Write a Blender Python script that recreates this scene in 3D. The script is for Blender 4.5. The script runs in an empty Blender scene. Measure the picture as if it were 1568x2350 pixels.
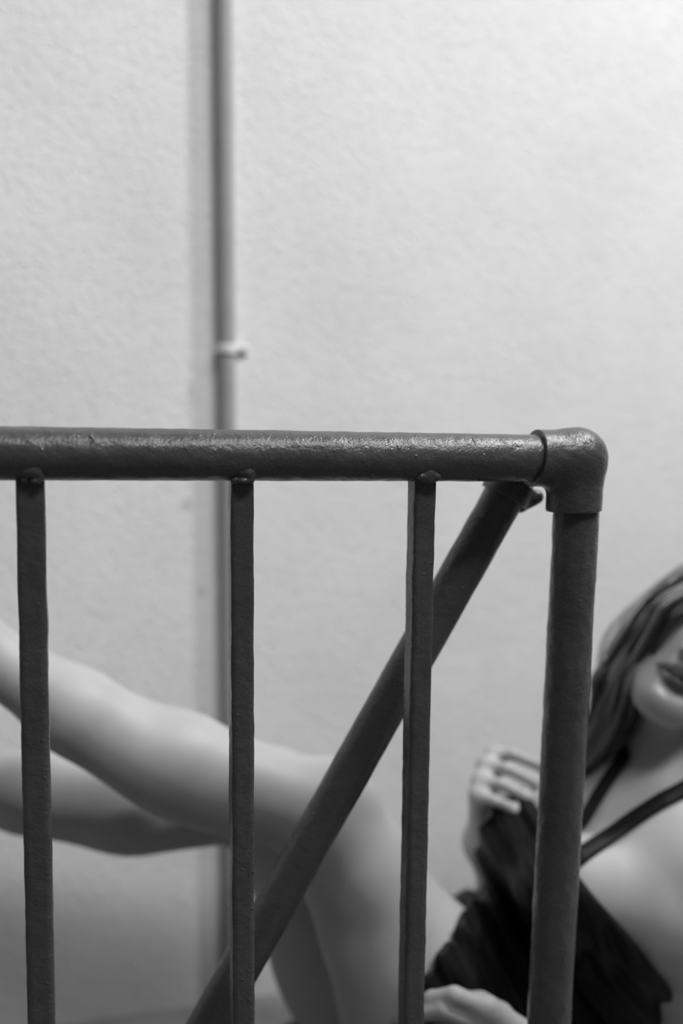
import bpy, math, random
import numpy as np
from mathutils import Vector, Matrix, Quaternion

S = bpy.context.scene
COL = S.collection
random.seed(7)
RNG = np.random.default_rng(11)

# ------------------------------------------------------------------ camera
W_PX, H_PX, F_PX = 1568.0, 2350.0, 2285.0
CAM = np.array((0.0, -0.818, 0.93))
YAW, TILT, ROLL = math.radians(15.8), math.radians(6.0), math.radians(1.2)
_f = np.array((math.sin(YAW) * math.cos(TILT), math.cos(YAW) * math.cos(TILT), -math.sin(TILT)))
_r = np.array((math.cos(YAW), -math.sin(YAW), 0.0))
_u = np.cross(_r, _f)
# picture content is turned a little clockwise: the camera leans counter-clockwise
CR = _r * math.cos(ROLL) + _u * math.sin(ROLL)
CU = _u * math.cos(ROLL) - _r * math.sin(ROLL)
CF = _f
cam_d = bpy.data.cameras.new('camera')
cam = bpy.data.objects.new('camera', cam_d)
COL.objects.link(cam)
cam_d.sensor_fit = 'VERTICAL'
cam_d.sensor_height = 36.0
cam_d.sensor_width = 24.0
cam_d.lens = 35.0
cam_d.clip_start = 0.02
m = Matrix(((CR[0], CU[0], -CF[0], CAM[0]), (CR[1], CU[1], -CF[1], CAM[1]),
            (CR[2], CU[2], -CF[2], CAM[2]), (0, 0, 0, 1)))
cam.matrix_world = m
cam_d.dof.use_dof = True
cam_d.dof.focus_distance = 0.845
cam_d.dof.aperture_fstop = 1.7
S.camera = cam

# ------------------------------------------------------------------ world, lights, exposure
w = bpy.data.worlds.new('world')
S.world = w
w.use_nodes = True
w.node_tree.nodes['Background'].inputs[0].default_value = (1, 1, 1, 1)
w.node_tree.nodes['Background'].inputs[1].default_value = 0.07


def area(name, loc, target, sx, sy, power):
    d = bpy.data.lights.new(name, 'AREA')
    d.shape = 'RECTANGLE'
    d.size, d.size_y = sx, sy
    d.energy = power
    o = bpy.data.objects.new(name, d)
    COL.objects.link(o)
    o.location = loc
    o.rotation_euler = (Vector(target) - Vector(loc)).to_track_quat('-Z', 'Y').to_euler()
    return o


area('stairwell_lamp', (1.75, -0.2, 3.3), (0.5, 0.45, 0.6), 0.20, 0.20, 54)
area('sky_over_light_block', (1.7, -3.7, 6.8), (0.6, 0.5, 0.7), 3.6, 2.0, 460)  # daylight coming in over the added unseen wall

S.view_settings.view_transform = 'Standard'
S.view_settings.look = 'None'
S.view_settings.gamma = 1.0
S.view_settings.use_curve_mapping = False
S.view_settings.exposure = 0.04


# ------------------------------------------------------------------ geometry helpers
def ray(px, py):
    return CF + CR * ((px - W_PX / 2) / F_PX) - CU * ((py - H_PX / 2) / F_PX)


def P(px, py, depth):
    return CAM + ray(px, py) * depth


def onY(px, py, y):
    d = ray(px, py)
    return CAM + d * ((y - CAM[1]) / d[1])


def onZ(px, py, z):
    d = ray(px, py)
    return CAM + d * ((z - CAM[2]) / d[2])


def unit(v):
    v = np.asarray(v, float)
    return v / np.linalg.norm(v)


def mesh_obj(name, verts, faces, mat, parent=None, base=(0, 0, 0), smooth=True):
    me = bpy.data.meshes.new(name)
    v = np.asarray(verts, float) - np.asarray(base, float)
    if isinstance(faces, np.ndarray):
        n, k = faces.shape
        me.vertices.add(len(v))
        me.vertices.foreach_set('co', v.astype(np.float32).ravel())
        me.loops.add(n * k)
        me.loops.foreach_set('vertex_index', faces.astype(np.int32).ravel())
        me.polygons.add(n)
        me.polygons.foreach_set('loop_start', np.arange(0, n * k, k, dtype=np.int32))
        me.update(calc_edges=True)
        me.validate()
    else:
        me.from_pydata([tuple(p) for p in v], [], faces)
        me.update()
    me.polygons.foreach_set('use_smooth', [smooth] * len(me.polygons))
    me.materials.append(mat)
    o = bpy.data.objects.new(name, me)
    COL.objects.link(o)
    if parent is not None:
        o.parent = parent
    return o


def empty(name, loc):
    o = bpy.data.objects.new(name, None)
    o.empty_display_size = 0.05
    o.location = loc
    COL.objects.link(o)
    return o


def tag(o, label=None, cat=None, group=None, kind=None):
    if label:
        o['label'] = label
    if cat:
        o['category'] = cat
    if group:
        o['group'] = group
    if kind:
        o['kind'] = kind
    return o


def frame_along(d):
    d = unit(d)
    a = np.array((0, 0, 1.0)) if abs(d[2]) < 0.9 else np.array((0, 1.0, 0))
    s = unit(np.cross(a, d))
    return s, np.cross(d, s), d


def wob(n, amp, passes=3):
    """smooth random wobble"""
    a = RNG.normal(size=n)
    for _ in range(passes):
        a = (np.roll(a, 1) + a + np.roll(a, -1)) / 3
    s = a.std() or 1
    return a / s * amp


def lattice_noise(a, b, amp):
    """smooth 2-d noise table a x b"""
    n = RNG.normal(size=(a, b))
    for _ in range(2):
        n = (n + np.roll(n, 1, 0) + np.roll(n, -1, 0) + np.roll(n, 1, 1) + np.roll(n, -1, 1)) / 5
    return n / n.std() * amp


def tube(a, b, r, nr=40, step=0.006, rough=0.0, caps=True, r2=None):
    a, b = np.asarray(a, float), np.asarray(b, float)
    L = np.linalg.norm(b - a)
    n = max(2, int(L / step) + 1)
    s, t, d = frame_along(b - a)
    nz = lattice_noise(n, nr, rough) if rough else np.zeros((n, nr))
    ang = np.linspace(0, 2 * math.pi, nr, endpoint=False)
    V = []
    for i in range(n):
        u = i / (n - 1)
        rad = (r if r2 is None else r + (r2 - r) * u) + nz[i]
        c = a + (b - a) * u
        V.append(c + (np.cos(ang) * rad)[:, None] * s + (np.sin(ang) * rad)[:, None] * t)
    V = np.concatenate(V)
    F = []
    for i in range(n - 1):
        for j in range(nr):
            k = (j + 1) % nr
            F.append((i * nr + j, i * nr + k, (i + 1) * nr + k, (i + 1) * nr + j))
    if caps:
        F.append(tuple(range(nr - 1, -1, -1)))
        F.append(tuple((n - 1) * nr + j for j in range(nr)))
    return V, F


def square_bar(a, b, wdt, dep, twist, bev=0.0018, step=0.005, rough=0.0):
    """rectangular bar from a to b; twist turns it about its axis (0 = sides along world x and y)"""
    a, b = np.asarray(a, float), np.asarray(b, float)
    d = unit(b - a)
    x0 = np.array((math.cos(twist), math.sin(twist), 0))
    x0 = unit(x0 - d * x0.dot(d))
    y0 = np.cross(d, x0)
    hw, hd = wdt / 2, dep / 2
    prof = []
    m_ = 5
    def side(p, q):
        for i in range(m_):
            prof.append(np.array(p) + (np.array(q) - np.array(p)) * (i / m_))
    c = bev
    side((-hw + c, -hd), (hw - c, -hd)); side((hw - c, -hd), (hw, -hd + c))
    side((hw, -hd + c), (hw, hd - c)); side((hw, hd - c), (hw - c, hd))
    side((hw - c, hd), (-hw + c, hd)); side((-hw + c, hd), (-hw, hd - c))
    side((-hw, hd - c), (-hw, -hd + c)); side((-hw, -hd + c), (-hw + c, -hd))
    prof = np.array(prof)
    nr = len(prof)
    L = np.linalg.norm(b - a)
    n = int(L / step) + 1
    nz = lattice_noise(n, nr, rough)
    ox = wob(n, rough * 1.2, 12)
    V = []
    pn = prof / np.linalg.norm(prof, axis=1)[:, None]
    for i in range(n):
        u = i / (n - 1)
        q = prof + pn * nz[i][:, None]
        V.append(a + (b - a) * u + (q[:, 0] + ox[i])[:, None] * x0 + q[:, 1][:, None] * y0)
    V = np.concatenate(V)
    F = []
    for i in range(n - 1):
        for j in range(nr):
            k = (j + 1) % nr
            F.append((i * nr + j, i * nr + k, (i + 1) * nr + k, (i + 1) * nr + j))
    F.append(tuple(range(nr - 1, -1, -1)))
    F.append(tuple((n - 1) * nr + j for j in range(nr)))
    return V, F


def box_vf(lo, hi):
    x0, y0, z0 = lo
    x1, y1, z1 = hi
    V = [(x0, y0, z0), (x1, y0, z0), (x1, y1, z0), (x0, y1, z0), (x0, y0, z1), (x1, y0, z1), (x1, y1, z1), (x0, y1, z1)]
    F = [(0, 3, 2, 1), (4, 5, 6, 7), (0, 1, 5, 4), (1, 2, 6, 5), (2, 3, 7, 6), (3, 0, 4, 7)]
    return V, F


# ------------------------------------------------------------------ distance-field modelling
class Field:
    def __init__(self, lo, hi, h, pad=0.06):
        self.lo = np.asarray(lo, float)
        self.h = h
        self.n = np.ceil((np.asarray(hi, float) - self.lo) / h).astype(int) + 1
        self.pad = pad
        self.F = np.full(self.n, 0.2, np.float32)

    def like(self):
        g = Field.__new__(Field)
        g.lo, g.h, g.n, g.pad = self.lo, self.h, self.n, self.pad
        g.F = np.full(self.n, 0.2, np.float32)
        return g

    def _sub(self, lo, hi):
        i0 = np.clip(((lo - self.pad - self.lo) / self.h).astype(int), 0, self.n)
        i1 = np.clip(((hi + self.pad - self.lo) / self.h).astype(int) + 2, 0, self.n)
        if np.any(i1 <= i0):
            return None
        sl = tuple(slice(a, b) for a, b in zip(i0, i1))
        g = [np.arange(a, b, dtype=np.float32) * self.h + self.lo[k] for k, (a, b) in enumerate(zip(i0, i1))]
        X = g[0][:, None, None]
        Y = g[1][None, :, None]
        Z = g[2][None, None, :]
        return sl, X, Y, Z

    def _blend(self, sl, d, k, sub=False):
        a = self.F[sl]
        d = d.astype(np.float32)
        if sub:
            d = -d
            if k > 0:
                hh = np.maximum(k - np.abs(a - d), 0) / k
                self.F[sl] = np.maximum(a, d) + hh * hh * k * 0.25
            else:
                self.F[sl] = np.maximum(a, d)
            return
        if k > 0:
            hh = np.maximum(k - np.abs(a - d), 0) / k
            self.F[sl] = np.minimum(a, d) - hh * hh * k * 0.25
        else:
            self.F[sl] = np.minimum(a, d)

    def cone(self, a, b, ra, rb, k=0.02, sub=False):
        a, b = np.asarray(a, float), np.asarray(b, float)
        R = max(ra, rb)
        s = self._sub(np.minimum(a, b) - R, np.maximum(a, b) + R)
        if s is None:
            return self
        sl, X, Y, Z = s
        ba = b - a
        L2 = ba.dot(ba)
        px, py, pz = X - a[0], Y - a[1], Z - a[2]
        t = np.clip((px * ba[0] + py * ba[1] + pz * ba[2]) / L2, 0, 1)
        d = np.sqrt((px - t * ba[0]) ** 2 + (py - t * ba[1]) ** 2 + (pz - t * ba[2]) ** 2) - (ra + (rb - ra) * t)
        self._blend(sl, d, k, sub)
        return self

    def chain(self, pts, rad, k=0.02):
        for i in range(len(pts) - 1):
            self.cone(pts[i], pts[i + 1], rad[i], rad[i + 1], k if i else k)
        return self

    def ell(self, c, axes, r, k=0.02, sub=False):
        """ellipsoid with unit axes (three rows) and three radii"""
        c = np.asarray(c, float)
        R = max(r)
        s = self._sub(c - R, c + R)
        if s is None:
            return self
        sl, X, Y, Z = s
        px, py, pz = X - c[0], Y - c[1], Z - c[2]
        q = [(px * ax[0] + py * ax[1] + pz * ax[2]) / rr for ax, rr in zip(axes, r)]
        k0 = np.sqrt(q[0] ** 2 + q[1] ** 2 + q[2] ** 2)
        k1 = np.sqrt((q[0] / r[0]) ** 2 + (q[1] / r[1]) ** 2 + (q[2] / r[2]) ** 2)
        d = k0 * (k0 - 1.0) / np.maximum(k1, 1e-6)
        self._blend(sl, d, k, sub)
        return self

    def merge(self, other, k=0.0):
        a, b = self.F, other.F
        if k > 0:
            hh = np.maximum(k - np.abs(a - b), 0) / k
            self.F = np.minimum(a, b) - hh * hh * (k * 0.25)
        else:
            self.F = np.minimum(a, b)
        return self

    def halfspace(self, p, n):
        """keep the side the normal points away from"""
        n = unit(n)
        g = [np.arange(self.n[k], dtype=np.float32) * self.h + self.lo[k] - p[k] for k in range(3)]
        d = g[0][:, None, None] * n[0] + g[1][None, :, None] * n[1] + g[2][None, None, :] * n[2]
        self.F = np.maximum(self.F, d.astype(np.float32))
        return self

    def add_wave(self, fn):
        g = [np.arange(self.n[k], dtype=np.float32) * self.h + self.lo[k] for k in range(3)]
        self.F = self.F + fn(g[0][:, None, None], g[1][None, :, None], g[2][None, None, :]).astype(np.float32)
        return self

    def mesh(self, relax=2):
        F = self.F
        ins = F < 0
        sh = tuple(self.n - 1)
        cnt = np.zeros(sh, np.int8)
        for dx in (0, 1):
            for dy in (0, 1):
                for dz in (0, 1):
                    cnt += ins[dx:dx + sh[0], dy:dy + sh[1], dz:dz + sh[2]]
        act = (cnt > 0) & (cnt < 8)
        ijk = np.argwhere(act)
        idx = np.full(sh, -1, np.int32)
        idx[act] = np.arange(len(ijk), dtype=np.int32)
        corners = np.array([(x, y, z) for x in (0, 1) for y in (0, 1) for z in (0, 1)])
        val = np.stack([F[ijk[:, 0] + c[0], ijk[:, 1] + c[1], ijk[:, 2] + c[2]] for c in corners], 1)
        acc = np.zeros((len(ijk), 3))
        num = np.zeros(len(ijk))
        for p in range(8):
            for q in range(p + 1, 8):
                if np.abs(corners[p] - corners[q]).sum() != 1:
                    continue
                a, b = val[:, p], val[:, q]
                mk = (a < 0) != (b < 0)
                t = np.where(mk, a / np.where(mk, a - b, 1), 0)
                acc += np.where(mk[:, None], corners[p] + t[:, None] * (corners[q] - corners[p]), 0)
                num += mk
        V = (ijk + acc / num[:, None]) * self.h + self.lo
        Q = []
        for ax in range(3):
            o1, o2 = (ax + 1) % 3, (ax + 2) % 3
            s0 = [slice(1, -1)] * 3
            s1 = [slice(1, -1)] * 3
            s0[ax] = slice(0, -1)
            s1[ax] = slice(1, None)
            A, B = ins[tuple(s0)], ins[tuple(s1)]
            for sign in (0, 1):
                e = np.argwhere((A & ~B) if sign == 0 else (~A & B))
                if not len(e):
                    continue
                off = np.ones(3, int)
                off[ax] = 0
                e = e + off
                def cell(d1, d2):
                    c = e.copy()
                    c[:, o1] += d1
                    c[:, o2] += d2
                    return idx[c[:, 0], c[:, 1], c[:, 2]]
                q = [cell(-1, -1), cell(0, -1), cell(0, 0), cell(-1, 0)]
                if sign:
                    q = q[::-1]
                Q.append(np.stack(q, 1))
        Q = np.concatenate(Q)
        Q = Q[(Q >= 0).all(1)]
        for _ in range(relax):
            s = np.zeros_like(V)
            n = np.zeros(len(V))
            for a, b in ((0, 1), (1, 2), (2, 3), (3, 0)):
                np.add.at(s, Q[:, a], V[Q[:, b]])
                np.add.at(n, Q[:, a], 1)
                np.add.at(s, Q[:, b], V[Q[:, a]])
                np.add.at(n, Q[:, b], 1)
            V = V * 0.5 + 0.5 * s / np.maximum(n, 1)[:, None]
        return V, Q


# ------------------------------------------------------------------ materials
def new_mat(name, base, rough, spec=0.5):
    mt = bpy.data.materials.new(name)
    mt.use_nodes = True
    b = mt.node_tree.nodes['Principled BSDF']
    b.inputs['Base Color'].default_value = (base, base, base, 1)
    b.inputs['Roughness'].default_value = rough
    b.inputs['Specular IOR Level'].default_value = spec
    return mt, mt.node_tree.nodes, mt.node_tree.links, b


def noise(N, scale, detail=4, rough=0.55, coord=None, L=None):
    n = N.new('ShaderNodeTexNoise')
    n.inputs['Scale'].default_value = scale
    n.inputs['Detail'].default_value = detail
    n.inputs['Roughness'].default_value = rough
    if coord is not None:
        L.new(coord, n.inputs['Vector'])
    return n


def ramp(N, L, src, stops):
    r = N.new('ShaderNodeValToRGB')
    e = r.color_ramp.elements
    e[0].position, e[0].color = stops[0][0], (stops[0][1],) * 3 + (1,)
    e[1].position, e[1].color = stops[-1][0], (stops[-1][1],) * 3 + (1,)
    for p, c in stops[1:-1]:
        q = e.new(p)
        q.color = (c, c, c, 1)
    L.new(src, r.inputs[0])
    return r


def math_node(N, L, op, a, b=None):
    n = N.new('ShaderNodeMath')
    n.operation = op
    for i, v in enumerate((a, b)):
        if v is None:
            continue
        if isinstance(v, (int, float)):
            n.inputs[i].default_value = v
        else:
            L.new(v, n.inputs[i])
    return n.outputs[0]


def bump(N, L, height, strength, dist, prev=None):
    b = N.new('ShaderNodeBump')
    b.inputs['Strength'].default_value = strength
    b.inputs['Distance'].default_value = dist
    L.new(height, b.inputs['Height'])
    if prev is not None:
        L.new(prev, b.inputs['Normal'])
    return b.outputs['Normal']


def mat_paint():
    mt, N, L, b = new_mat('rail_paint', 0.06, 0.36, 0.5)
    g = N.new('ShaderNodeNewGeometry').outputs['Position']
    n1 = noise(N, 90, 5, 0.6, g, L)
    n2 = noise(N, 420, 3, 0.6, g, L)
    v = N.new('ShaderNodeTexVoronoi')
    v.inputs['Scale'].default_value = 130
    L.new(g, v.inputs['Vector'])
    sp = ramp(N, L, v.outputs['Distance'], ((0.0, 1.0), (0.22, 0.0)))
    n4 = noise(N, 35, 2, 0.5, g, L)
    pick = ramp(N, L, n4.outputs[0], ((0.5, 0.0), (0.62, 1.0)))
    pim = math_node(N, L, 'MULTIPLY', sp.outputs[0], pick.outputs[0])
    nn = bump(N, L, n1.outputs[0], 0.45, 0.003)
    nn = bump(N, L, n2.outputs[0], 0.35, 0.0012, nn)
    nn = bump(N, L, pim, 0.6, 0.0012, nn)
    L.new(nn, b.inputs['Normal'])
    n3 = noise(N, 25, 6, 0.6, g, L)
    c = ramp(N, L, n3.outputs[0], ((0.3, 0.066), (0.7, 0.088)))
    L.new(c.outputs[0], b.inputs['Base Color'])
    r = ramp(N, L, n1.outputs[0], ((0.3, 0.20), (0.7, 0.36)))
    L.new(r.outputs[0], b.inputs['Roughness'])
    return mt


def mat_wall(spots):
    mt, N, L, b = new_mat('plaster_wall', 0.78, 0.75, 0.2)
    g = N.new('ShaderNodeNewGeometry').outputs['Position']
    n1 = noise(N, 5, 6, 0.6, g, L)
    n2 = noise(N, 170, 3, 0.55, g, L)
    n3 = noise(N, 38, 3, 0.5, g, L)
    c = ramp(N, L, n1.outputs[0], ((0.3, 0.73), (0.7, 0.81)))
    col = c.outputs[0]
    for (p, r, amt) in spots:
        vm = N.new('ShaderNodeVectorMath')
        vm.operation = 'DISTANCE'
        L.new(g, vm.inputs[0])
        vm.inputs[1].default_value = tuple(p)
        rr = ramp(N, L, vm.outputs['Value'], ((0.0, 1.0 - amt), (r, 1.0)))
        mx = N.new('ShaderNodeMix')
        mx.data_type = 'RGBA'
        mx.blend_type = 'MULTIPLY'
        mx.inputs[0].default_value = 1.0
        L.new(col, mx.inputs[6])
        L.new(rr.outputs[0], mx.inputs[7])
        col = mx.outputs[2]
    L.new(col, b.inputs['Base Color'])
    nn = bump(N, L, n3.outputs[0], 0.07, 0.006)
    pits = ramp(N, L, n2.outputs[0], ((0.30, 0.0), (0.48, 1.0)))
    nn = bump(N, L, pits.outputs[0], 0.34, 0.0028, nn)
    nn = bump(N, L, n2.outputs[0], 0.22, 0.003, nn)
    L.new(nn, b.inputs['Normal'])
    return mt


def mat_floor():
    mt, N, L, b = new_mat('concrete_floor', 0.3, 0.85, 0.2)
    g = N.new('ShaderNodeNewGeometry').outputs['Position']
    n1 = noise(N, 7, 7, 0.65, g, L)
    c = ramp(N, L, n1.outputs[0], ((0.3, 0.15), (0.7, 0.26)))
    L.new(c.outputs[0], b.inputs['Base Color'])
    n2 = noise(N, 80, 4, 0.6, g, L)
    L.new(bump(N, L, n2.outputs[0], 0.4, 0.004), b.inputs['Normal'])
    return mt


def mat_skin():
    mt, N, L, b = new_mat('skin', 0.5, 0.5, 0.4)
    a = N.new('ShaderNodeVertexColor')
    a.layer_name = 'tint'
    g = N.new('ShaderNodeNewGeometry').outputs['Position']
    n1 = noise(N, 18, 3, 0.5, g, L)
    c = ramp(N, L, n1.outputs[0], ((0.3, 0.42), (0.7, 0.47)))
    mx = N.new('ShaderNodeMix')
    mx.data_type = 'RGBA'
    mx.blend_type = 'MULTIPLY'
    mx.inputs[0].default_value = 1.0
    L.new(c.outputs[0], mx.inputs[6])
    L.new(a.outputs['Color'], mx.inputs[7])
    L.new(mx.outputs[2], b.inputs['Base Color'])
    b.inputs['Subsurface Weight'].default_value = 0.0
    n2 = noise(N, 600, 2, 0.5, g, L)
    L.new(bump(N, L, n2.outputs[0], 0.08, 0.001), b.inputs['Normal'])
    return mt


def mat_plain(name, base, rough, spec=0.5, var=0.0, scale=30):
    mt, N, L, b = new_mat(name, base, rough, spec)
    g = N.new('ShaderNodeNewGeometry').outputs['Position']
    n1 = noise(N, scale, 4, 0.55, g, L)
    c = ramp(N, L, n1.outputs[0], ((0.3, max(0, base - var)), (0.7, base + var)))
    L.new(c.outputs[0], b.inputs['Base Color'])
    return mt


WALL_Y = float(onZ(640, 2280, 0.0)[1])
LIGHT_BLOCK_H = 3.24  # height of the added light-blocking wall; sets where the shade begins
M_PAINT = mat_paint()
M_WALL = mat_wall([(onY(428, 1160, WALL_Y), 0.011, 0.4), (onY(461, 1358, WALL_Y), 0.009, 0.35),
                   (onY(425, 515, WALL_Y), 0.007, 0.15), (onY(300, 720, WALL_Y), 0.006, 0.12)])
M_FLOOR = mat_floor()
M_LIGHT_BLOCK = mat_plain('light_block_dark', 0.12, 0.85, 0.2, 0.02, 6)  # dark so the added blocking wall bounces little light back
M_SKIN = mat_skin()
M_DRESS = mat_plain('black_satin', 0.007, 0.5, 0.16, 0.002, 60)
M_HAIR = mat_plain('hair_strands', 0.19, 0.38, 0.5, 0.09, 45)
M_CONDUIT = mat_plain('painted_conduit', 0.34, 0.36, 0.6, 0.02, 20)
M_CLIP = mat_plain('galvanised_clip', 0.72, 0.4, 0.5, 0.04, 60)
M_SCREW = mat_plain('screw_steel', 0.35, 0.35, 0.5, 0.04, 80)


def mat_strand():
    mt, N, L, b = new_mat('hair_locks', 0.2, 0.36, 0.5)
    a = N.new('ShaderNodeVertexColor')
    a.layer_name = 'shade'
    g = N.new('ShaderNodeNewGeometry').outputs['Position']
    n1 = noise(N, 60, 3, 0.5, g, L)
    c = ramp(N, L, n1.outputs[0], ((0.3, 0.8), (0.7, 1.1)))
    mx = N.new('ShaderNodeMix')
    mx.data_type = 'RGBA'
    mx.blend_type = 'MULTIPLY'
    mx.inputs[0].default_value = 1.0
    L.new(a.outputs['Color'], mx.inputs[6])
    L.new(c.outputs[0], mx.inputs[7])
    L.new(mx.outputs[2], b.inputs['Base Color'])
    return mt


M_STRAND = mat_strand()
M_CHIP = mat_plain('bare_primer', 0.32, 0.45, 0.5, 0.05, 200)

# ------------------------------------------------------------------ setting
V, F = box_vf((-3.0, -3.2, -0.12), (4.2, WALL_Y + 0.15, 0.0))
tag(mesh_obj('floor', V, F, M_FLOOR, smooth=False), 'bare grey concrete floor along the foot of the wall', 'floor', kind='structure')
V, F = box_vf((-3.0, WALL_Y, 0.0), (4.2, WALL_Y + 0.15, 3.4))
tag(mesh_obj('wall_back', V, F, M_WALL, smooth=False), 'pale rough-plastered wall behind the railing', 'wall', kind='structure')

V, F = box_vf((-3.0, -1.75, 0.0), (4.2, -1.6, LIGHT_BLOCK_H))  # unseen wall added behind the camera, shades the lower part of the scene
tag(mesh_obj('light_block_wall', V, F, M_LIGHT_BLOCK, smooth=False), 'unseen dark wall added behind the camera to shade the lower scene', 'wall', kind='structure')

# ------------------------------------------------------------------ conduit on the wall
RC = 0.0125
top = onY(511, 60, WALL_Y)
bot = onY(524, 1500, WALL_Y)
cx0, cx1 = top[0], bot[0]
dxdz = (cx0 - cx1) / (top[2] - bot[2])
cd = empty('wall_conduit', (bot[0] - dxdz * bot[2], WALL_Y - RC, 0.0))
cb = np.array(cd.location)
V, F = tube((bot[0] - dxdz * bot[2], WALL_Y - RC, 0.002), (bot[0] + dxdz * (3.3 - bot[2]), WALL_Y - RC, 3.3), RC, 32, 0.05)
mesh_obj('pipe', V, F, M_CONDUIT, cd, cb)
tag(cd, 'thin grey metal conduit pipe running up the plaster wall', 'conduit')


def conduit_clip(pz):
    c = np.array((bot[0] + dxdz * (pz - bot[2]), WALL_Y - RC, pz))
    fl = Field(c - 0.03, c + np.array((0.05, 0.03, 0.03)), 0.001, 0.01)
    hw = 0.006
    # saddle round the pipe plus a tab on the right with a screw
    g = [np.arange(fl.n[k], dtype=np.float32) * fl.h + fl.lo[k] - c[k] for k in range(3)]
    X, Y, Z = g[0][:, None, None], g[1][None, :, None], g[2][None, None, :]
    ring = np.abs(np.sqrt(X ** 2 + Y ** 2) - (RC + 0.0012)) - 0.0014
    ring = np.maximum(ring, np.abs(Z) - hw)
    ring = np.maximum(ring, Y - RC + 0.001)
    tab = np.maximum(np.maximum(np.abs(X - 0.022) - 0.0105, np.abs(Y - RC + 0.0022) - 0.0016), np.abs(Z) - hw)
    fl.F = (np.minimum(ring, tab) - 0.0004).astype(np.float32)
    V, Q = fl.mesh(1)
    o = mesh_obj('pipe_clip', V, Q, M_CLIP, cd, cb)
    fs = Field(c + np.array((0.012, -0.005, -0.012)), c + np.array((0.036, 0.02, 0.012)), 0.0006, 0.008)
    sc = c + np.array((0.0235, RC - 0.0045, 0))
    fs.ell(sc, np.eye(3), (0.0052, 0.0035, 0.0052), 0)
    fs.cone(sc + np.array((-0.004, -0.0035, 0)), sc + np.array((0.004, -0.0035, 0)), 0.0008, 0.0008, 0, sub=True)
    V, Q = fs.mesh(1)
    s = mesh_obj('clip_screw', V, Q, M_SCREW, o, cb)


conduit_clip(float(onY(530, 803, WALL_Y)[2]))

# ------------------------------------------------------------------ railing
RR = 0.0212
rail_a = onY(0, 1040, 0.0)
rail_b = onY(1205, 1051, 0.0)
RZ = float((rail_a[2] + rail_b[2]) / 2)
corner_top = onY(1323, 1052, 0.0)
PX = float(corner_top[0])
post_lo = onY(1260, 2350, 0.0)
post_hi = onY(1323, 1180, 0.0)
pdx = (post_hi[0] - post_lo[0]) / (post_hi[2] - post_lo[2])
rail = empty('pipe_railing', (PX - pdx * RZ, 0, 0))
rb = np.array(rail.location)
tag(rail, 'dark grey painted pipe railing with square balusters and diagonal brace in front of the woman', 'railing')
LEFT_X = -0.95
slope = (rail_b[2] - rail_a[2]) / (rail_b[0] - rail_a[0])


def rail_pt(x):
    return np.array((x, 0.0, rail_b[2] + slope * (x - rail_b[0])))


def post_pt(z):
    return np.array((post_hi[0] + pdx * (z - post_hi[2]), 0.0, z))


V, F = tube(rail_pt(LEFT_X), rail_pt(PX - 0.012), RR, 56, 0.004, 0.00012)
mesh_obj('top_rail', V, F, M_PAINT, rail, rb)
V, F = tube(post_pt(0.01), post_pt(RZ - 0.012), RR * 0.985, 56, 0.004, 0.00022)
mesh_obj('post', V, F, M_PAINT, rail, rb)
# left end post, well outside the picture
V, F = tube((LEFT_X, 0, 0.0), rail_pt(LEFT_X) + np.array((0, 0, 0.0)), RR, 40, 0.02, 0.0001)
mesh_obj('post', V, F, M_PAINT, rail, rb)

# elbow fitting: two sockets that meet in a rounded corner
c = rail_pt(PX)
ex, ez = np.array((-1.0, 0, -slope)), unit(np.array((-pdx, 0, -1.0)))
fl = Field(c + np.array((-0.075, -0.04, -0.085)), c + np.array((0.04, 0.04, 0.04)), 0.00085, 0.02)
RE = 0.0258
h_end = float(np.linalg.norm(onY(1228, 1052, 0.0) - onY(1323, 1052, 0.0)))
v_end = float(np.linalg.norm(onY(1323, 1052, 0.0) - onY(1320, 1172, 0.0)))
fl.cone(c, c + ex * (h_end + 0.03), RE, RE, 0.0)
fl.cone(c, c + ez * (v_end + 0.03), RE * 0.985, RE * 0.985, 0.012)
# cut the socket mouths flat, the upper one a little oblique
fl.halfspace(c + ex * (h_end + 0.002), unit(ex + np.array((0, 0.0, 0.12))))
fl.halfspace(c + ez * v_end, unit(ez + np.array((0.05, 0, 0))))
# worn rims
ang_n = np.array((0, 0, 1.0))
V, Q = fl.mesh(2)
nz = np.sin(V[:, 0] * 310 + np.sin(V[:, 2] * 190) * 2) * np.sin(V[:, 2] * 270 + V[:, 1] * 150)
V = V + (V - c) / np.linalg.norm(V - c, axis=1)[:, None] * (nz * 0.00012)[:, None]
mesh_obj('elbow_fitting', V, Q, M_PAINT, rail, rb)


def weld(center, rx, seed, parent):
    r_ = np.random.default_rng(seed)
    fl = Field(center - 0.024, center + 0.024, 0.001, 0.01)
    for i in range(16):
        o = np.array((r_.uniform(-rx, rx), r_.uniform(0.0, 0.004), r_.uniform(-0.006, 0.005)))
        fl.ell(center + o, np.eye(3), (r_.uniform(0.002, 0.0045), r_.uniform(0.0025, 0.0045), r_.uniform(0.002, 0.004)), 0.002)
    fl.ell(center + np.array((rx * r_.uniform(-0.2, 0.5), 0.001, 0.002)), np.eye(3), (0.006, 0.0045, 0.005), 0.002)
    V, Q = fl.mesh(1)
    return mesh_obj('weld_bead', V, Q, M_PAINT, parent, rb)


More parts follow.
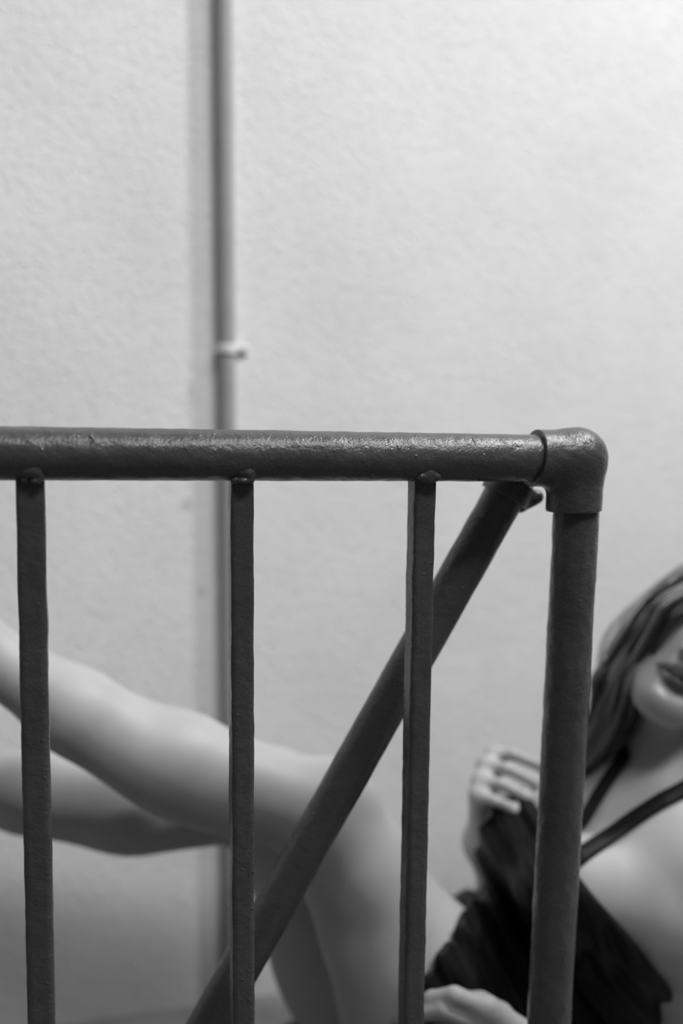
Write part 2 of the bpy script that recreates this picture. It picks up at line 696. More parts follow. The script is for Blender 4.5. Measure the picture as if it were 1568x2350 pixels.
# balusters: (top px, bottom px, width, depth, twist)
BARS = [((69.5, 1104), (96.5, 2350), 0.0215, 0.019, math.radians(-2), 3),
        ((552, 1106), (556, 2350), 0.0190, 0.019, math.radians(0.5), 5),
        ((968.5, 1108), (942.5, 2350), 0.0195, 0.019, math.radians(3.0), 8)]
base_z = 0.09
for (tp, bp, wd, dp, tw, sd) in BARS:
    a, b = onY(tp[0], tp[1], 0.0), onY(bp[0], bp[1], 0.0)
    q = (b - a) / (b[2] - a[2])
    t_ = a + q * (rail_pt(a[0])[2] - 0.012 - a[2])
    l_ = a + q * (base_z - a[2])
    V, F = square_bar(l_, t_, wd, dp, tw, 0.0016, 0.004, 0.00013)
    o = mesh_obj('baluster', V, F, M_PAINT, rail, rb)
    wc = np.array((a[0], 0.0, rail_pt(a[0])[2])) + np.array((0.001, -0.0155, -0.0145))
    weld(wc, 0.008, sd, o)
for x in (-0.455, -0.625, -0.795):
    V, F = square_bar((x, 0, base_z), (x, 0, RZ - 0.012), 0.0195, 0.019, 0.0, 0.0016, 0.02, 0.0001)
    mesh_obj('baluster', V, F, M_PAINT, rail, rb)
V, F = tube((LEFT_X, 0, base_z), post_pt(base_z), RR * 0.9, 40, 0.02, 0.0001)
mesh_obj('bottom_rail', V, F, M_PAINT, rail, rb)
for pt in (post_pt(0.0), np.array((LEFT_X, 0, 0))):
    V, F = tube(pt, pt + np.array((0, 0, 0.012)), 0.055, 48, 0.006)
    mesh_obj('base_flange', V, F, M_PAINT, rail, rb, smooth=False)

# runs and blisters in the paint, and bare chips
def on_rail(px, py, out=0.0):
    d = ray(px, py)
    best = None
    for t in np.linspace(0.6, 1.1, 2501):
        p = CAM + d * t
        c_ = rail_pt(p[0])
        r_ = math.hypot(p[1], p[2] - c_[2])
        if r_ < RR:
            n_ = np.array((0, p[1], p[2] - c_[2])) / r_
            return c_ + n_ * (RR + out), n_
    return None


top_rail = [o for o in rail.children if o.name.startswith('top_rail')][0]
for k_, (pts, rads) in enumerate(((((212, 992), (209, 1002), (215, 1009), (209, 1018)), (0.0012, 0.0016, 0.0012, 0.0008)),
                                  (((912, 1023), (916, 1030), (921, 1024), (914, 1037)), (0.0010, 0.0010, 0.0009, 0.0008)),
                                  (((1083, 1004), (1089, 1012), (1090, 1018)), (0.0009, 0.0012, 0.0008)),
                                  (((1182, 1016), (1190, 1024)), (0.0009, 0.0011)))):
    q_ = [on_rail(x, y, -0.0004)[0] for x, y in pts]
    fb = Field(np.min(q_, 0) - 0.006, np.max(q_, 0) + 0.006, 0.0005, 0.005)
    fb.chain(q_, rads, 0.0006)
    Vp, Qp = fb.mesh(1)
    mesh_obj('paint_run', Vp, Qp, M_PAINT, top_rail, rb)
for (x, y, sz) in ((840, 1026, 0.0018), (1110, 1042, 0.0012), (355, 1012, 0.0009)):
    q_, n_ = on_rail(x, y, -0.0003)
    fb = Field(q_ - 0.006, q_ + 0.006, 0.0004, 0.005)
    s3 = np.array((1.0, 0, 0))
    fb.ell(q_, (s3, n_, np.cross(s3, n_)), (sz, 0.0006, sz * 0.7), 0)
    fb.ell(q_ + s3 * sz * 0.8 + np.cross(s3, n_) * sz * 0.4, (s3, n_, np.cross(s3, n_)), (sz * 0.7, 0.0006, sz * 0.8), 0.0004)
    Vp, Qp = fb.mesh(1)
    mesh_obj('paint_chip', Vp, Qp, M_CHIP, top_rail, rb)

# diagonal brace behind the rail with its collar
b_top = onY(1163, 1128, 0.050)
b_low = onY(507, 2300, 0.085)
bd = unit(b_top - b_low)
foot = b_low - bd * ((b_low[2] - 0.0) / bd[2])
V, F = tube(foot, b_top + bd * 0.012, 0.0198, 48, 0.005, 0.00015)
brace = mesh_obj('brace', V, F, M_PAINT, rail, rb)
fl = Field(b_top - 0.06, b_top + 0.06, 0.001, 0.02)
fl.cone(b_top - bd * 0.002, b_top + bd * 0.012, 0.0238, 0.0238, 0.0)
fl.halfspace(b_top - bd * 0.006, -bd)
fl.halfspace(b_top + bd * 0.013, bd)
s_, t_, _ = frame_along(bd)
side = unit(np.cross(bd, np.array((0, 1.0, 0))))
if side[0] < 0:
    side = -side
fl2 = fl.like()
fl2.cone(b_top + side * 0.020 - bd * 0.006, b_top + side * 0.030 + bd * 0.010, 0.006, 0.007, 0.0)
fl2.cone(b_top + bd * 0.012, b_top + bd * 0.03 + np.array((0, -0.006, 0)), 0.021, 0.016, 0.006)
fl2.cone(b_top - side * 0.024 + bd * 0.006, b_top + side * 0.026 + bd * 0.006, 0.0055, 0.006, 0.004)
fl.merge(fl2, 0.004)
V, Q = fl.mesh(1)
mesh_obj('brace_collar', V, Q, M_PAINT, brace, rb)

# ------------------------------------------------------------------ the woman on the floor behind the railing
X3 = np.eye(3)
HBOX = (np.array((-0.60, 0.03, 0.003)), np.array((1.12, WALL_Y - 0.01, 0.98)))
VOX = 0.0032
T = Field(HBOX[0], HBOX[1], VOX)

sh_L = P(1612, 2005, 1.135)
sh_R = P(1345, 1850, 1.36)
neck = P(1500, 1830, 1.235)
pelv = P(1225, 2400, 1.30)
LT = unit(sh_L - sh_R)                       # towards her left side
UP = unit(neck - pelv)
LT = unit(LT - UP * LT.dot(UP))
FR = np.cross(LT, UP)                        # chest direction (sign fixed below)
if FR.dot(-CF) < 0 and FR.dot(-CR) < 0:
    FR = -FR
waist = P(1310, 2190, 1.275)
ribs = P(1385, 2020, 1.25)
chest = P(1445, 1915, 1.24)
axT = np.array((LT, FR, UP))

# hips: axis nearly along the depth
hip_L = P(1095, 2425, 1.215)
hipdir = unit(np.array(CF) * 0.80 - CR * 0.58)
hipdir[2] = 0
hipdir = unit(hipdir)
hip_R = hip_L + hipdir * 0.165
pel = (hip_L + hip_R) / 2 + np.array((0.035, 0, 0.02))

T.ell(pel, (hipdir, np.cross(hipdir, (0, 0, 1)), (0, 0, 1)), (0.165, 0.115, 0.10), 0.03)
T.ell(waist, axT, (0.128, 0.092, 0.13), 0.05)
T.cone(pel, waist, 0.105, 0.092, 0.05)
T.ell(ribs, axT, (0.140, 0.098, 0.14), 0.05)
T.ell(chest, axT, (0.145, 0.085, 0.10), 0.05)
T.cone(sh_L - LT * 0.02, chest, 0.048, 0.065, 0.04)
T.cone(sh_R + LT * 0.02, chest, 0.048, 0.065, 0.04)
# front of the near shoulder and side of the chest
T.ell(P(1500, 2075, 1.15), axT, (0.075, 0.066, 0.066), 0.04)
# breasts
br_L = P(1318, 2030, 1.145)
br_R = P(1222, 1945, 1.245)
T.ell(br_L, axT, (0.060, 0.058, 0.060), 0.04)
T.ell(br_R, axT, (0.060, 0.058, 0.060), 0.04)

# head
chin_px = (1506, 1640)
hd_up = unit(CR * 0.58 + CU * 0.80 + CF * 0.13)
hd_fr = unit(-CF * 1.0 - CR * 0.20 + CU * 0.10)
hd_fr = unit(hd_fr - hd_up * hd_fr.dot(hd_up))
hd_lt = np.cross(hd_up, hd_fr)               # image left/right of the face
if hd_lt.dot(CR) < 0:
    hd_lt = -hd_lt
chin = P(1510, 1638, 1.125)
HC = chin + hd_up * 0.105 - hd_fr * 0.078


def hp(x, y, z):
    """head coordinates: x to image right, y to the front, z up; origin at the skull centre"""
    return HC + hd_lt * x + hd_fr * y + hd_up * z


axH = np.array((hd_lt, hd_fr, hd_up))
H = T.like()
H.ell(hp(0.006, -0.012, 0.026), axH, (0.061, 0.086, 0.078), 0.0)
H.ell(hp(0, 0.030, -0.012), axH, (0.057, 0.062, 0.085), 0.03)
H.ell(hp(0, 0.044, -0.060), axH, (0.037, 0.044, 0.045), 0.03)      # jaw
H.ell(hp(0, 0.068, -0.088), axH, (0.022, 0.018, 0.017), 0.016)     # chin
for sx in (-1, 1):
    H.cone(hp(sx * 0.050, -0.005, -0.040), hp(sx * 0.016, 0.060, -0.086), 0.018, 0.014, 0.03)   # jaw line
    H.ell(hp(sx * 0.042, 0.062, -0.012), axH, (0.022, 0.018, 0.018), 0.02)       # cheek
    H.ell(hp(sx * 0.031, 0.098, 0.012), axH, (0.017, 0.016, 0.011), 0.012, sub=True)  # eye socket
    H.cone(hp(sx * 0.014, 0.084, 0.026), hp(sx * 0.046, 0.072, 0.027), 0.008, 0.006, 0.012)     # brow
    H.ell(hp(sx * 0.060, -0.018, -0.004), axH, (0.007, 0.016, 0.027), 0.008)      # ear
    H.ell(hp(sx * 0.031, 0.077, 0.010), axH, (0.014, 0.012, 0.012), 0.004)       # eyeball and lids
H.cone(hp(0, 0.088, 0.018), hp(0, 0.106, -0.024), 0.007, 0.0095, 0.012)   # nose
for sx in (-1, 1):
    H.ell(hp(sx * 0.011, 0.096, -0.029), axH, (0.0085, 0.010, 0.0075), 0.006)
    H.ell(hp(sx * 0.0065, 0.101, -0.0385), axH, (0.0038, 0.0055, 0.0050), 0.003, sub=True)
# lips
for t0, t1 in ((-1, 0), (0, 1)):
    H.cone(hp(t0 * 0.029, 0.084 - 0.010 * abs(t0), -0.0545), hp(t1 * 0.029, 0.084 - 0.010 * abs(t1), -0.0545),
           0.0040 + 0.0040 * (t0 == 0), 0.0040 + 0.0040 * (t1 == 0), 0.006)
    H.cone(hp(t0 * 0.027, 0.083 - 0.011 * abs(t0), -0.0655), hp(t1 * 0.027, 0.083 - 0.011 * abs(t1), -0.0655),
           0.0035 + 0.0045 * (t0 == 0), 0.0035 + 0.0045 * (t1 == 0), 0.006)
for t0, t1 in ((-1, 0), (0, 1)):
    H.cone(hp(t0 * 0.029, 0.090 - 0.010 * abs(t0), -0.0600), hp(t1 * 0.029, 0.090 - 0.010 * abs(t1), -0.0600), 0.0022, 0.0026, 0.002, sub=True)
H.ell(hp(0, 0.088, -0.076), axH, (0.016, 0.006, 0.005), 0.008, sub=True)
# neck
N_ = T.like()
N_.cone(hp(0, -0.014, -0.035), neck - UP * 0.0, 0.050, 0.056, 0.02)
N_.cone(neck, chest + UP * 0.02, 0.058, 0.075, 0.05)
N_.cone(neck + UP * 0.02, sh_L + UP * 0.01, 0.036, 0.036, 0.05)
N_.cone(neck + UP * 0.02, sh_R + UP * 0.01, 0.036, 0.036, 0.05)
clav_c = neck + FR * 0.045 - UP * 0.03
for s in (sh_L, sh_R):
    N_.cone(clav_c, s + UP * 0.012 + FR * 0.012, 0.009, 0.010, 0.022)
N_.merge(H, 0.022)
T.merge(N_, 0.035)

# left leg (near the camera) - knee up, shin rising to the left
kL = P(742, 1868, 1.165)
aL = P(-62, 1478, 1.10)


def on(a, b, t, off=(0, 0, 0)):
    return a + (b - a) * t + np.asarray(off, float)


def leg(hip, knee, ankle, calf_dir, toe_dir, cp=0.30, fat=1.0, sag=0.008, bul=0.028):
    G = T.like()
    thd = unit(knee - hip)
    back = unit(np.cross(thd, unit(np.cross(thd, np.array((0, 0, 1.0))))))
    if back[2] > 0:
        back = -back
    G.cone(hip, on(hip, knee, 0.35), 0.096, 0.081, 0.0)
    G.cone(on(hip, knee, 0.35), on(hip, knee, 0.80), 0.081, 0.061, 0.03)
    G.ell(on(hip, knee, 0.38, back * 0.034), (thd, back, np.cross(thd, back)), (0.15, 0.064, 0.070), 0.03)
    G.ell(on(hip, knee, 0.16, back * 0.046), (thd, back, np.cross(thd, back)), (0.13, 0.080, 0.080), 0.03)
    G.cone(on(hip, knee, 0.80), knee, 0.061, 0.055, 0.03)
    sh = unit(ankle - knee)
    cd_ = unit(calf_dir - sh * np.dot(calf_dir, sh))
    G.cone(knee, on(knee, ankle, cp, cd_ * 0.016), 0.055, 0.049 * fat, 0.03)
    G.cone(on(knee, ankle, cp, cd_ * 0.016), on(knee, ankle, cp + 0.30, cd_ * sag), 0.049 * fat, 0.043 * fat, 0.03)
    G.cone(on(knee, ankle, cp + 0.30, cd_ * sag), ankle, 0.042 * fat, 0.034, 0.03)
    G.ell(on(knee, ankle, cp, cd_ * bul), (sh, cd_, np.cross(sh, cd_)), (0.11, 0.036 * fat, 0.044), 0.035)
    # knee cap
    kc = knee + unit(thd - sh) * 0.038
    G.ell(kc, (unit(thd + sh), unit(thd - sh), np.cross(unit(thd + sh), unit(thd - sh))), (0.032, 0.022, 0.030), 0.03)
    # foot: heel, instep, ball, toes
    td = unit(toe_dir)
    heel = ankle + sh * 0.045 - td * 0.032
    ball = ankle + sh * 0.060 + td * 0.125
    G.cone(ankle, heel, 0.033, 0.028, 0.02)
    G.cone(ankle + sh * 0.015 + td * 0.02, ball, 0.034, 0.022, 0.02)
    G.cone(heel, ball, 0.024, 0.020, 0.02)
    lat = np.cross(sh, td)
    for i, (o, ln, rr) in enumerate(((-0.026, 0.050, 0.012), (-0.009, 0.052, 0.009), (0.006, 0.046, 0.0085), (0.018, 0.038, 0.008), (0.029, 0.028, 0.0075))):
        G.cone(ball + lat * o * 0.9, ball + lat * o + td * ln, rr * 1.2, rr, 0.006)
    # ankle bones
    G.ell(ankle + lat * 0.030, X3, (0.012, 0.012, 0.012), 0.012)
    G.ell(ankle - lat * 0.030, X3, (0.012, 0.012, 0.012), 0.012)
    return G


GL = leg(hip_L, kL, aL, np.array((0.1, 0.0, -1.0)), np.array((-0.55, -0.05, 0.85)), 0.40, 1.0, 0.018, 0.040)
kR = P(610, 1830, 1.285)
aR = P(-170, 1792, 1.24)
GR = leg(hip_R, kR, aR, np.array((0.05, 0.0, -1.0)), np.array((-0.35, -0.1, 0.95)), 0.40, 1.08)


# arms and hands
def hand(wrist, mcps, pips, dips, tips, thumb, palm_r=0.013, rads=(0.0077, 0.0079, 0.0077, 0.0070)):
    G = T.like()
    palm = T.like()
    for i, m_ in enumerate(mcps):
        palm.cone(wrist + (m_ - np.mean(mcps, 0)) * 0.35, m_, 0.015, palm_r, 0.012)
    th = T.like()
    th.chain(thumb, (0.016, 0.0125, 0.0105, 0.008)[:len(thumb)], 0.006)
    palm.merge(th, 0.012)
    first = True
    for i in range(len(mcps)):
        f = T.like()
        r = rads[i]
        f.chain([mcps[i], pips[i], dips[i], tips[i]], (r * 1.1, r * 1.0, r * 0.92, r * 0.78), 0.003)
        f.merge(palm, 0.010)
        if first:
            G.F = f.F
            first = False
        else:
            G.merge(f, 0.0)
    return G


# right hand: raised in front of the chest, fingers folded towards her
wr = P(1108, 1930, 1.30)
mc = [P(1136, 1734, 1.285), P(1117, 1757, 1.262), P(1106, 1792, 1.245), P(1099, 1826, 1.232)]
pp = [P(1180, 1732, 1.262), P(1164, 1764, 1.238), P(1153, 1801, 1.222), P(1138, 1838, 1.216)]
dd = [P(1236, 1756, 1.268), P(1228, 1795, 1.245), P(1222, 1834, 1.228), P(1180, 1855, 1.222)]
tt = [P(1272, 1778, 1.285), P(1266, 1816, 1.262), P(1258, 1850, 1.244), P(1206, 1868, 1.232)]
thb = [P(1122, 1915, 1.275), P(1140, 1890, 1.262), P(1152, 1858, 1.262), P(1178, 1830, 1.270)]
HR = hand(wr, mc, pp, dd, tt, thb)
el_R = P(1232, 2185, 1.335)
AR = T.like()
AR.cone(wr, on(wr, el_R, 0.45), 0.024, 0.033, 0.0)
AR.cone(on(wr, el_R, 0.45), el_R, 0.034, 0.036, 0.02)
AR.cone(el_R, sh_R, 0.036, 0.046, 0.02)
AR.merge(HR, 0.02)

# left arm hanging at the right edge, forearm coming forward, hand lying on the thigh
el_L = P(1592, 2520, 1.18)
wl = P(1248, 2428, 1.055)
mcl = [P(1118, 2316, 1.035), P(1105, 2356, 1.035), P(1108, 2400, 1.045), P(1120, 2440, 1.06)]
ppl = [P(1044, 2285, 1.035), P(1022, 2318, 1.035), P(1020, 2366, 1.04), P(1040, 2415, 1.055)]
ddl = [P(992, 2293, 1.05), P(965, 2326, 1.05), P(962, 2380, 1.055), P(985, 2440, 1.07)]
ttl = [P(955, 2310, 1.068), P(925, 2345, 1.068), P(925, 2400, 1.07), P(950, 2465, 1.085)]
thl = [P(1190, 2385, 1.055), P(1150, 2330, 1.075), P(1105, 2300, 1.09), P(1065, 2290, 1.10)]
HL = hand(wl, mcl, ppl, ddl, ttl, thl, 0.0135, (0.0098, 0.0098, 0.0092, 0.008))
AL = T.like()
AL.cone(sh_L, on(sh_L, el_L, 0.4), 0.052, 0.046, 0.0)
AL.cone(on(sh_L, el_L, 0.4), el_L, 0.046, 0.037, 0.02)
AL.cone(el_L, on(el_L, wl, 0.35), 0.038, 0.037, 0.02)
AL.cone(on(el_L, wl, 0.35), wl, 0.037, 0.024, 0.02)
AL.merge(HL, 0.02)

def field_max_plane(F_, p, n):
    n = unit(n)
    g = [np.arange(T.n[k], dtype=np.float32) * T.h + T.lo[k] - p[k] for k in range(3)]
    d = g[0][:, None, None] * n[0] + g[1][None, :, None] * n[1] + g[2][None, None, :] * n[2]
    return np.maximum(F_, d.astype(np.float32))


for limb, k in ((GL, 0.04), (GR, 0.04), (AL, 0.025), (AR, 0.02)):
    limb.merge(T, k)
# cloth field: torso and upper thighs down to the hem
hem_a, hem_b = P(1060, 2150, 1.12), P(975, 2288, 1.12)
hem_n = np.cross(hem_a - CAM, hem_b - CAM)
if hem_n.dot(kL - hem_a) < 0:
    hem_n = -hem_n
D = T.like()
D.F = np.minimum(T.F, np.minimum(field_max_plane(GL.F, hem_a, hem_n), field_max_plane(GR.F, hem_a - unit(hem_n) * 0.03, hem_n)))
B = T.like()
B.F = np.minimum(np.minimum(GL.F, GR.F), np.minimum(AL.F, AR.F))
del GL, GR, AL, AR, HL, HR, N_, H
Vb, Qb = B.mesh(2)
person = empty('person', (float(pel[0]), float(pel[1]), 0.0))
pb = np.array(person.location)
tag(person, 'woman in a black halter dress sitting on the floor behind the railing, legs crossed high', 'person')
body = mesh_obj('body', Vb, Qb, M_SKIN, person, pb)

# tint: lips, brows and lashes darker than the skin
tint = np.ones((len(Vb), 4), np.float32)
hl = (Vb - HC) @ axH.T


def paint(mask_d, lo, hi, val):
    t = np.clip((mask_d - lo) / (hi - lo), 0, 1)
    for c_ in range(3):
        tint[:, c_] = np.minimum(tint[:, c_], val + (1 - val) * t)


front = hl[:, 1] > 0.055
dl = np.sqrt((hl[:, 0] / 0.0300) ** 2 + ((hl[:, 2] + 0.0605) / 0.0145) ** 2)
paint(np.where(front, dl, 9), 0.85, 1.1, 0.27)
dl2 = np.sqrt((hl[:, 0] / 0.030) ** 2 + ((hl[:, 2] + 0.0600) / 0.0026) ** 2)
paint(np.where(front, dl2, 9), 0.8, 1.2, 0.12)
for sx in (-1, 1):
    db = np.sqrt(((hl[:, 0] - sx * 0.032) / 0.020) ** 2 + ((hl[:, 2] - 0.028) / 0.004) ** 2)
    paint(np.where(front, db, 9), 0.8, 1.3, 0.25)
    de = np.sqrt(((hl[:, 0] - sx * 0.031) / 0.015) ** 2 + ((hl[:, 2] - 0.006) / 0.0028) ** 2)
    paint(np.where(front, de, 9), 0.8, 1.3, 0.25)
ca = body.data.color_attributes.new('tint', 'FLOAT_COLOR', 'POINT')
ca.data.foreach_set('color', tint.ravel())

# dress
fold_dir = unit(CR * 0.85 + CU * 0.5)
fold2 = unit(CR * 0.75 - CU * 0.35 + CF * 0.3)


def folds(X, Y, Z):
    u = X * fold_dir[0] + Y * fold_dir[1] + Z * fold_dir[2]
    v = X * fold2[0] + Y * fold2[1] + Z * fold2[2]
    return -0.0065 - 0.0030 * (1 + np.sin(u * 210 + 2.2 * np.sin(v * 34))) - 0.0014 * (1 + np.sin(u * 380 + 3 * np.sin(v * 22) + 1))


D.add_wave(folds)
# neckline planes through lines seen across the chest
A_, B_ = P(1331, 1984, 1.13), P(1548, 2225, 1.14)
ncut = np.cross(B_ - A_, unit(CF + 0.25 * CR))
if ncut.dot(P(1568, 1900, 1.13) - A_) < 0:
    ncut = -ncut
D.halfspace(A_, ncut)
A2, B2 = P(1238, 1858, 1.2), P(1331, 1984, 1.2)
n2 = np.cross(B2 - A2, CF)
if n2.dot(P(1400, 1850, 1.2) - A2) < 0:
    n2 = -n2
D.halfspace(A2, n2)
# lap cloth between belly and thigh
lap = T.like()
lap.cone(P(1092, 2195, 1.22), P(1162, 2155, 1.24), 0.025, 0.035, 0.0)
lap.cone(P(1062, 2160, 1.25), P(1044, 2122, 1.26), 0.010, 0.004, 0.01)
D.merge(lap, 0.03)
# skirt tail lying on the floor below the thighs
tail = T.like()
tail.ell(P(690, 2440, 1.36), X3, (0.045, 0.06, 0.045), 0)
tail.cone(P(690, 2440, 1.36), hip_R, 0.035, 0.06, 0.03)
D.merge(tail, 0.03)
D.F = np.maximum(D.F, (0.004 - (np.arange(D.n[2], dtype=np.float32) * D.h + D.lo[2]))[None, None, :])
Vd, Qd = D.mesh(2)
dress = mesh_obj('dress', Vd, Qd, M_DRESS, person, pb)
dress['label'] = 'black satin halter dress gathered in folds'


def project_out(p, extra):
    """push a point along the camera side until it lies just outside the body field"""
    p = np.asarray(p, float)
    for _ in range(200):
        i = ((p - B.lo) / B.h).round().astype(int)
        i = np.clip(i, 0, B.n - 1)
        d = B.F[tuple(i)]
        if d >= extra:
            break
        p = p - unit(p - CAM) * max(0.001, 0.5 * (extra - d))
    return p


def surf(px, py, extra=0.002, start=1.55):
    """first point along the view ray into the body (a place on the body's own surface)"""
    d = ray(px, py)
    t = 0.95
    while t < start:
        p = CAM + d * t
        i = ((p - B.lo) / B.h).round().astype(int)
        if np.all(i >= 0) and np.all(i < B.n) and B.F[tuple(i)] < extra:
            return p
        t += 0.0015
    return CAM + d * 1.2


def ribbon(name, pts, halfw, thick, mat, parent):
    pts = [np.asarray(p, float) for p in pts]
    # resample smoothly
    out = []
    for i in range(len(pts) - 1):
        p0 = pts[max(0, i - 1)]; p1 = pts[i]; p2 = pts[i + 1]; p3 = pts[min(len(pts) - 1, i + 2)]
        for t in np.linspace(0, 1, 8, endpoint=False):
            out.append(0.5 * ((2 * p1) + (-p0 + p2) * t + (2 * p0 - 5 * p1 + 4 * p2 - p3) * t * t + (-p0 + 3 * p1 - 3 * p2 + p3) * t ** 3))
    out.append(pts[-1])
    out = np.array(out)
    # lay every point of the band on the body's surface
    for _ in range(60):
        for i in range(len(out)):
            q = np.clip(((out[i] - B.lo) / B.h).round().astype(int), 2, B.n - 3)
            f_ = float(B.F[tuple(q)])
            if f_ < 0.001 or 0.006 < f_ < 0.05:
                g = np.array([B.F[tuple(q + e)] - B.F[tuple(q - e)] for e in 2 * np.eye(3, dtype=int)])
                if np.linalg.norm(g) > 1e-6:
                    out[i] = out[i] + unit(g) * float(np.clip(0.002 - f_, -0.002, 0.002))
        out[1:-1] = out[1:-1] * 0.7 + 0.15 * (out[:-2] + out[2:])
    V, F = [], []
    nr = 12
    for i, p in enumerate(out):
        d = unit(out[min(i + 1, len(out) - 1)] - out[max(i - 1, 0)])
        # outward normal of the body field
        q = np.clip(((p - B.lo) / B.h).round().astype(int), 2, B.n - 3)
        g = np.array([B.F[tuple(q + e)] - B.F[tuple(q - e)] for e in 2 * np.eye(3, dtype=int)])
        nrm = g - d * g.dot(d)
        if np.linalg.norm(nrm) < 1e-5:
            nrm = -CF - d * (-CF).dot(d)
        nrm = unit(nrm)
        s = np.cross(d, nrm)
        for j in range(nr):
            a = 2 * math.pi * j / nr
            V.append(p + s * math.cos(a) * halfw + nrm * math.sin(a) * thick)
    for i in range(len(out) - 1):
        for j in range(nr):
            k = (j + 1) % nr
            F.append((i * nr + j, i * nr + k, (i + 1) * nr + k, (i + 1) * nr + j))
    F.append(tuple(range(nr - 1, -1, -1)))
    F.append(tuple((len(out) - 1) * nr + j for j in range(nr)))
    return mesh_obj(name, V, F, mat, parent, pb)


def surf_from(c0, d, extra=0.002):
    """walk outwards from inside the neck until the body surface is passed"""
    d = unit(d)
    for t in np.arange(0.0, 0.15, 0.0015):
        p = c0 + d * t
        i = np.clip(((p - B.lo) / B.h).round().astype(int), 0, B.n - 1)
        if B.F[tuple(i)] > extra:
            return p
    return c0 + d * 0.06


strap = [surf(x, y) for x, y in ((1300, 1992), (1335, 1962), (1380, 1930), (1430, 1896), (1480, 1862), (1528, 1832), (1560, 1818))]
nc = neck + UP * 0.045
strap += [surf_from(nc, d) for d in (CR * 0.95 - CF * 0.35, CR * 0.9 + CF * 0.45, CR * 0.3 + CF * 1.0, -CR * 0.45 + CF * 0.9)]
strap += [surf(x, y) for x, y in ((1450, 1716), (1425, 1748), (1392, 1798), (1362, 1846), (1335, 1890), (1300, 1930), (1262, 1960))]
ribbon('dress_strap', strap, 0.0095, 0.0025, M_DRESS, dress)

# hair: a cap on the skull and long wavy strands falling beside the face
cap = T.like()
cap.ell(hp(0.008, -0.016, 0.030), axH, (0.064, 0.089, 0.082), 0)
cap.halfspace(hp(0, 0.030, 0.085), unit(hd_fr * 1.0 - hd_up * 0.45))
cap2 = T.like()
cap2.ell(hp(0, -0.055, -0.03), axH, (0.065, 0.05, 0.09), 0)
cap.merge(cap2, 0.03)
Vc, Qc = cap.mesh(2)
hair = mesh_obj('hair', Vc, Qc, M_HAIR, person, pb)
hair['label'] = 'long wavy light brown hair'


def bez(ps, n):
    out = []
    pts = [np.asarray(p, float) for p in ps]
    for i in range(len(pts) - 1):
        p0 = pts[max(0, i - 1)]; p1 = pts[i]; p2 = pts[i + 1]; p3 = pts[min(len(pts) - 1, i + 2)]
        for t in np.linspace(0, 1, n, endpoint=False):
            out.append(0.5 * ((2 * p1) + (-p0 + p2) * t + (2 * p0 - 5 * p1 + 4 * p2 - p3) * t * t + (-p0 + 3 * p1 - 3 * p2 + p3) * t ** 3))
    out.append(pts[-1])
    return np.array(out)


strV, strF, strC = [], [], []
nv = 0


def strand(path, r0, r1, shade):
    global nv
    n = len(path)
    tg = np.gradient(path, axis=0)
    tg /= np.linalg.norm(tg, axis=1)[:, None] + 1e-9
    a = np.cross(tg, hd_fr)
    a /= np.linalg.norm(a, axis=1)[:, None] + 1e-9
    b = np.cross(tg, a)
    rad = np.linspace(r0, r1, n)[:, None]
    for j in range(3):
        t = 2 * math.pi * j / 3
        strV.append(path + (a * math.cos(t) + b * math.sin(t)) * rad)
    i = np.arange(n - 1)
    for j in range(3):
        k = (j + 1) % 3
        strF.append(np.stack([nv + j * n + i, nv + k * n + i, nv + k * n + i + 1, nv + j * n + i + 1], 1))
    nv += 3 * n
    strC.append(np.full(3 * n, shade))


# guides: image-left fall (seen) and image-right fall (outside the frame), each a list of points with a spread
crown = hp(0.010, 0.02, 0.117)
gl = [
    [hp(0.02, 0.045, 0.108), hp(-0.012, 0.082, 0.085), P(1548, 1385, 1.12), P(1508, 1428, 1.135), P(1468, 1500, 1.16), P(1440, 1575, 1.18), P(1430, 1645, 1.195), P(1385, 1715, 1.21), P(1320, 1790, 1.24)],
    [hp(0.02, 0.03, 0.114), hp(-0.022, 0.074, 0.092), P(1545, 1380, 1.135), P(1502, 1425, 1.15), P(1456, 1500, 1.17), P(1424, 1570, 1.19), P(1412, 1640, 1.21), P(1370, 1710, 1.22), P(1310, 1790, 1.25)],
    [hp(0.015, 0.03, 0.114), hp(-0.030, 0.062, 0.095), P(1535, 1392, 1.155), P(1494, 1442, 1.165), P(1442, 1515, 1.18), P(1400, 1580, 1.19), P(1385, 1640, 1.21), P(1350, 1720, 1.23), P(1300, 1800, 1.26)],
    [crown, hp(-0.036, 0.035, 0.092), P(1518, 1418, 1.165), P(1462, 1495, 1.175), P(1424, 1560, 1.17), P(1406, 1620, 1.18), P(1372, 1700, 1.20), P(1300, 1790, 1.22)],
    [crown, hp(-0.040, 0.020, 0.092), P(1512, 1420, 1.18), P(1448, 1502, 1.185), P(1408, 1565, 1.185), P(1398, 1630, 1.20), P(1360, 1710, 1.22), P(1310, 1800, 1.25)],
    [crown, hp(-0.046, 0.005, 0.084), P(1520, 1450, 1.20), P(1464, 1530, 1.20), P(1440, 1600, 1.20), P(1440, 1660, 1.215), P(1400, 1740, 1.24), P(1350, 1830, 1.28)],
    [crown, hp(-0.050, -0.01, 0.074), P(1530, 1480, 1.22), P(1484, 1560, 1.215), P(1468, 1630, 1.215), P(1462, 1680, 1.23), P(1420, 1750, 1.26), P(1380, 1840, 1.30)],
    [crown, hp(-0.038, 0.050, 0.084), P(1520, 1432, 1.155), P(1472, 1505, 1.175), P(1448, 1580, 1.175), P(1436, 1640, 1.19), P(1390, 1710, 1.21), P(1325, 1790, 1.24)],
]
gr = []
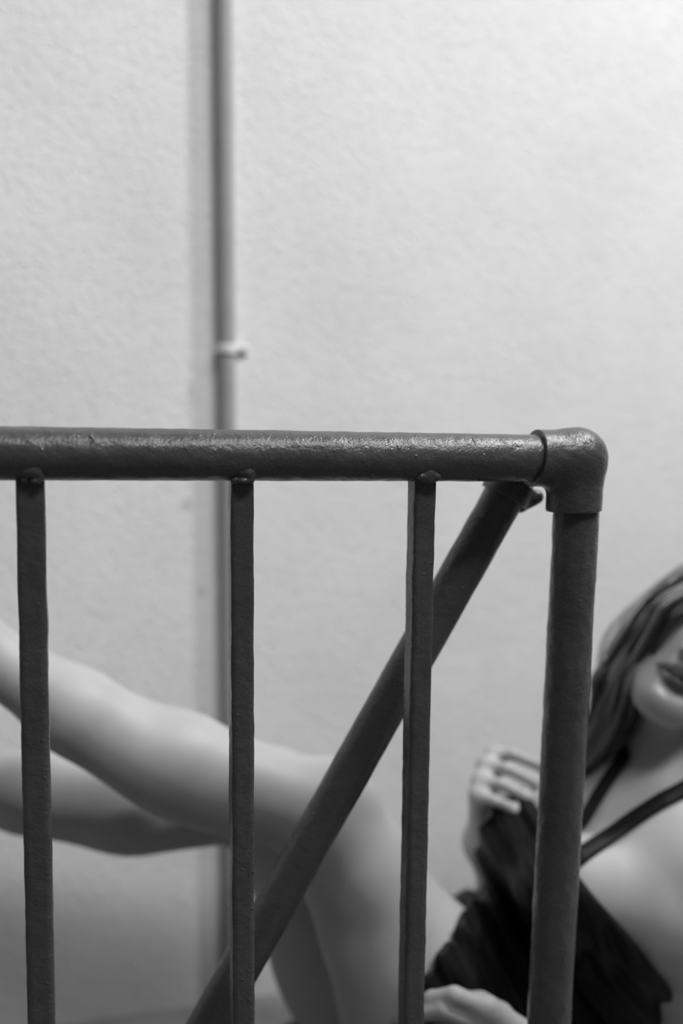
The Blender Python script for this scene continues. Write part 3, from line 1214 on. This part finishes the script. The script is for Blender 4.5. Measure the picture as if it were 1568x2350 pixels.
for q_, az in enumerate((38, 22, 6, -10, -26, -42, -58, -74, -90, -106, -122, -138, -155, -172)):
    a_ = math.radians(az)
    y0 = 0.045 - 0.10 * (q_ / 13.0)
    p0 = hp(0.010, y0, 0.117 - 0.35 * abs(y0 + 0.01))

    def sk(el, k_=1.05):
        e_ = math.radians(el)
        return hp(0.008 + 0.066 * k_ * math.cos(a_) * math.cos(e_), -0.016 + 0.091 * k_ * math.sin(a_) * math.cos(e_), 0.030 + 0.084 * k_ * math.sin(e_))
    p1, p2, p3 = sk(62), sk(34), sk(2, 1.08)
    out_ = hd_lt * math.cos(a_) + hd_fr * math.sin(a_)
    p4 = p3 - hd_up * 0.075 + out_ * 0.006
    p5 = p4 + np.array((0, 0, -0.055)) - hd_up * 0.02 + out_ * 0.004
    p6 = p5 + np.array((0, 0, -0.055)) + out_ * 0.010
    gr.append([p0, p1, p2, p3, p4, p5, p6])
for gs, clumps in ((gl, 13), (gr, 12)):
    for g in gs:
        base = bez(g, 5)
        tpar = np.linspace(0, 1, len(base))
        spread = 0.003 + 0.0078 * np.sin(np.clip(tpar * 1.3, 0, 1) * math.pi / 2)
        for c_ in range(clumps):
            off = np.clip(RNG.normal(size=3), -1.5, 1.5)
            off = off - hd_up * off.dot(hd_up) * 0.6
            ph, fq = RNG.uniform(0, 6.28), RNG.uniform(9, 14)
            am = RNG.uniform(0.003, 0.0075)
            shade = float(np.clip(RNG.normal(0.21, 0.12), 0.06, 0.5))
            mid = (base + off[None, :] * spread[:, None] + hd_lt[None, :] * (am * np.sin(tpar * fq + ph) * tpar)[:, None]
                   + hd_fr[None, :] * (am * np.cos(tpar * fq + ph) * tpar)[:, None])
            for q in range(26):
                o2 = RNG.normal(size=3)
                sp = 0.0022 * (1 - 0.45 * tpar)
                strand(mid + o2[None, :] * sp[:, None], 0.0008, 0.0004, shade * RNG.uniform(0.8, 1.2))
hs = mesh_obj('hair_strands', np.concatenate(strV), np.concatenate(strF), M_STRAND, hair, pb)
sc_ = np.concatenate(strC).astype(np.float32)
hc = hs.data.color_attributes.new('shade', 'FLOAT_COLOR', 'POINT')
hc.data.foreach_set('color', np.stack([sc_, sc_, sc_, np.ones_like(sc_)], 1).ravel())
hs['kind'] = 'stuff'
